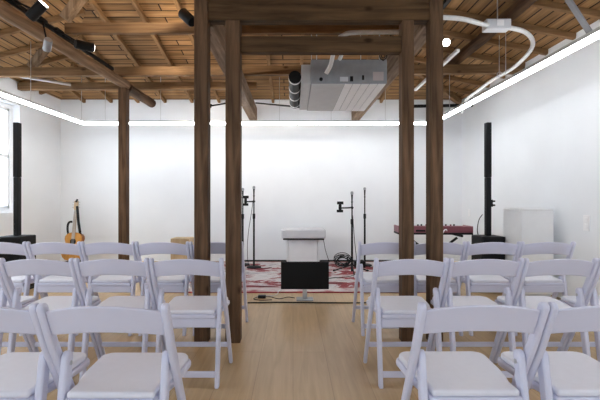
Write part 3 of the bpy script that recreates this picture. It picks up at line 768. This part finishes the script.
for p, q in zip(pts, pts[1:]): b.bar(gp(p), gp(q), .035, .006, up=(0, 1, .01))
b.build('strap', M['black'], gt)
b = MB(); b.tube([gp((.0, -.016, 1.0)), gp((.03, -.03, 1.045))], .015, 8); b.build('clip_tuner', M['black'], gt)
gs = empty('guitar_stand', (-3.735, 6.80, 0), 'low black stand holding the guitar in the left back corner', 'stand')
for s in (-1, 1):
    MB().tube([(s * .17, -.16, .012), (s * .10, .02, .085), (s * .05, .16, .30)], .010, 8).tube([(s * .10, .0, .083), (s * .10, -.13, .083), (s * .10, -.14, .10)], .009, 8).build('leg', M['black'], gs)
MB().tube([(0, .26, .012), (0, .17, .30), (0, .155, .36)], .010, 8).tube([(-.05, .165, .30), (.05, .165, .30)], .010, 8).build('back_strut', M['black'], gs)

# box drum
cj = empty('box_drum', (-1.81, 6.55, 0), 'pale plywood box drum behind the far row of chairs left of the posts', 'drum')
MB().box(-.15, .15, -.145, .15, .02, .51).build('body', M['cajon'], cj, bevel=.006)
MB().box(-.148, .148, -.152, -.1452, .022, .508).build('playing_face', M['cajon'], cj, bevel=.002)
for sx in (-1, 1):
    for sy in (-1, 1): MB().tube([(sx * .12, sy * .12, 0), (sx * .12, sy * .12, .0195)], .02, 12).build('foot', M['black'], cj)

# stage keyboard, seen from its back
kb = empty('stage_keyboard', (2.02, 5.80, 0), 'red stage keyboard on a black stand beyond the right chairs', 'keyboard', rz=math.radians(-2))
MB().box(-.56, .56, -.16, .16, .642, .668).build('bottom_case', M['blackm'], kb, bevel=.004)
MB().box(-.56, .56, -.16, -.005, .669, .762).build('control_panel', M['red'], kb, bevel=.006)
for s in (-1, 1): MB().box(s * .545 - .014, s * .545 + .014, -.003, .16, .669, .762).build('end_cheek', M['red'], kb, bevel=.005)
MB().box(-.525, .525, .0, .15, .669, .722).build('keybed', M['keys'], kb, bevel=.002)
bk = MB()
for k in range(44):
    if k % 7 not in (2, 6): bk.box(-.525 + (k + 1) * .0236 - .006, -.525 + (k + 1) * .0236 + .006, .0, .09, .7225, .735)
bk.build('black_keys', M['black'], kb, smooth=False)
for k in range(14):
    MB().tube([(-.50 + k * .062, -.10 + .03 * (k % 2), .7625), (-.50 + k * .062, -.10 + .03 * (k % 2), .785)], .012, 10).build('knob', M['black' if k % 3 else 'red'], kb)
MB().box(-.30, -.16, -.165, -.1605, .685, .71).box(.0, .10, -.165, -.1605, .685, .71).build('jack_panel', M['black'], kb, smooth=False)
kb.scale.x = .93
ks = empty('keyboard_stand', (2.02, 5.80, 0), 'black crossed-leg stand under the red keyboard', 'stand', rz=math.radians(-2))
for sy in (-1, 1):
    MB().bar((-.38, sy * .04, .05), (.34, sy * .04, .59), .03, .03).build('cross_leg', M['blackm'], ks, bevel=.003) if sy < 0 else MB().bar((.38, sy * .04, .05), (-.34, sy * .04, .59), .03, .03).build('cross_leg', M['blackm'], ks, bevel=.003)
for x in (-.36, .36):
    MB().bar((x, -.18, .625), (x, .18, .625), .03, .03).build('support_arm', M['black'], ks, bevel=.004)
    MB().bar((x, -.18, .03), (x, .18, .03), .03, .03).build('floor_bar', M['black'], ks, bevel=.004)
loose_cable([(2.16, 5.615, .70), (2.14, 5.59, .72), (2.10, 5.57, .70), (2.06, 5.56, .60), (2.04, 5.55, .40), (2.0, 5.54, .15), (1.95, 5.5, .022)], 'white cable looping down from the back of the red keyboard', .008, 'white')
loose_cable([(1.60, 5.60, .68), (1.56, 5.56, .66), (1.54, 5.55, .50), (1.58, 5.56, .25), (1.64, 5.56, .022)], 'black cable hanging from the keyboard between the right posts', .008)

# white cabinet by the right wall
cb = empty('white_cabinet', (2.805, 4.79, 0), 'plain white cabinet standing on the floor against the right wall', 'cabinet')
MB().box(-.185, .185, -.19, .19, .05, 1.005).build('body', M['offwhite'], cb, bevel=.004)
MB().box(-.190, .190, -.196, .192, 1.006, 1.032).build('top', M['offwhite'], cb, bevel=.004)
MB().box(-.183, .183, -.2035, -.1905, .055, 1.0).build('door', M['offwhite'], cb, bevel=.003)
MB().box(-.17, .17, -.17, .18, 0, .0495).build('plinth', M['white_fab'], cb, smooth=False)

# wall plates
def plate(name, loc, axis, w, h, label, gangs):
    e = empty(name, loc, label, 'socket' if 'outlet' in name else 'switch')
    if axis == 'x':
        MB().box(-.008, -.0005, -w / 2, w / 2, -h / 2, h / 2).build('cover_plate', M['white'], e, bevel=.002)
        for k in range(gangs): 
            z = (k - (gangs - 1) / 2) * h * .42
            MB().box(-.013, -.0085, -w * .28, w * .28, z - h * .15, z + h * .15).build('rocker', M['white'], e, bevel=.0015)
    else:
        MB().box(-w / 2, w / 2, -.008, -.0005, -h / 2, h / 2).build('cover_plate', M['white'], e, bevel=.002)
        MB().box(-w * .28, w * .28, -.012, -.0085, -h * .3, h * .3).build('socket_insert', M['white_fab'], e, bevel=.0015)
plate('wall_switch', (XR, 4.22, .895), 'x', .085, .165, 'white double switch plate on the right wall by the cabinet', 2)
plate('wall_outlet', (XR, 7.02, .90), 'x', .08, .12, 'small white plate on the right wall near the back corner', 1)

# ------------------------------------------------------------------ outside
o = MB().box(-9.2, -8.9, 6.5, 14, -.3, 1.9).build('exterior_wall', M['outwall'], smooth=False); tag(o, 'pale blue wall outside, seen through the left window', 'wall', None, 'structure')
o = MB().box(-40, 40, -40, 45, -.32, -.3).build('exterior_ground', M['offwhite'], smooth=False); tag(o, kind='structure')

w = bpy.data.worlds.new('World'); S.world = w; w.use_nodes = True
bg = w.node_tree.nodes['Background']; bg.inputs['Color'].default_value = (.76, .88, 1.0, 1); bg.inputs['Strength'].default_value = 6.0
# light portals just inside the glazing help daylight find its way in
def portal(loc, rot, sx, sy):
    l = bpy.data.lights.new('portal', 'AREA'); l.shape = 'RECTANGLE'; l.size = sx; l.size_y = sy; l.cycles.is_portal = True
    o = bpy.data.objects.new('daylight_portal', l); COL.objects.link(o); o.location = loc; o.rotation_euler = rot
for lo, hi, zl, zh in WIN_L: portal((XL - WT - .01, (lo + hi) / 2, (zl + zh) / 2), (0, -PI / 2, 0), zh - zl, hi - lo)
for lo, hi, zl, zh in WIN_F: portal(((lo + hi) / 2, YF - WT - .01, (zl + zh) / 2), (PI / 2, 0, 0), hi - lo, zh - zl)

# ------------------------------------------------------------------ camera and view
cd = bpy.data.cameras.new('camera'); cam = bpy.data.objects.new('camera', cd); COL.objects.link(cam)
cam.location = (0, 0, EYE); cam.rotation_euler = (PI / 2, 0, 0)
cd.sensor_width = 36; cd.lens = 24; cd.shift_x = 7 / 600; cd.shift_y = -2 / 600; cd.clip_start = .05
S.camera = cam
S.view_settings.view_transform = 'Standard'; S.view_settings.look = 'None'
S.view_settings.exposure = 0.27; S.view_settings.gamma = 1.0; S.view_settings.use_curve_mapping = False
S.cycles.max_bounces = 8; S.cycles.diffuse_bounces = 6; S.cycles.use_denoising = True; S.cycles.sample_clamp_indirect = 6
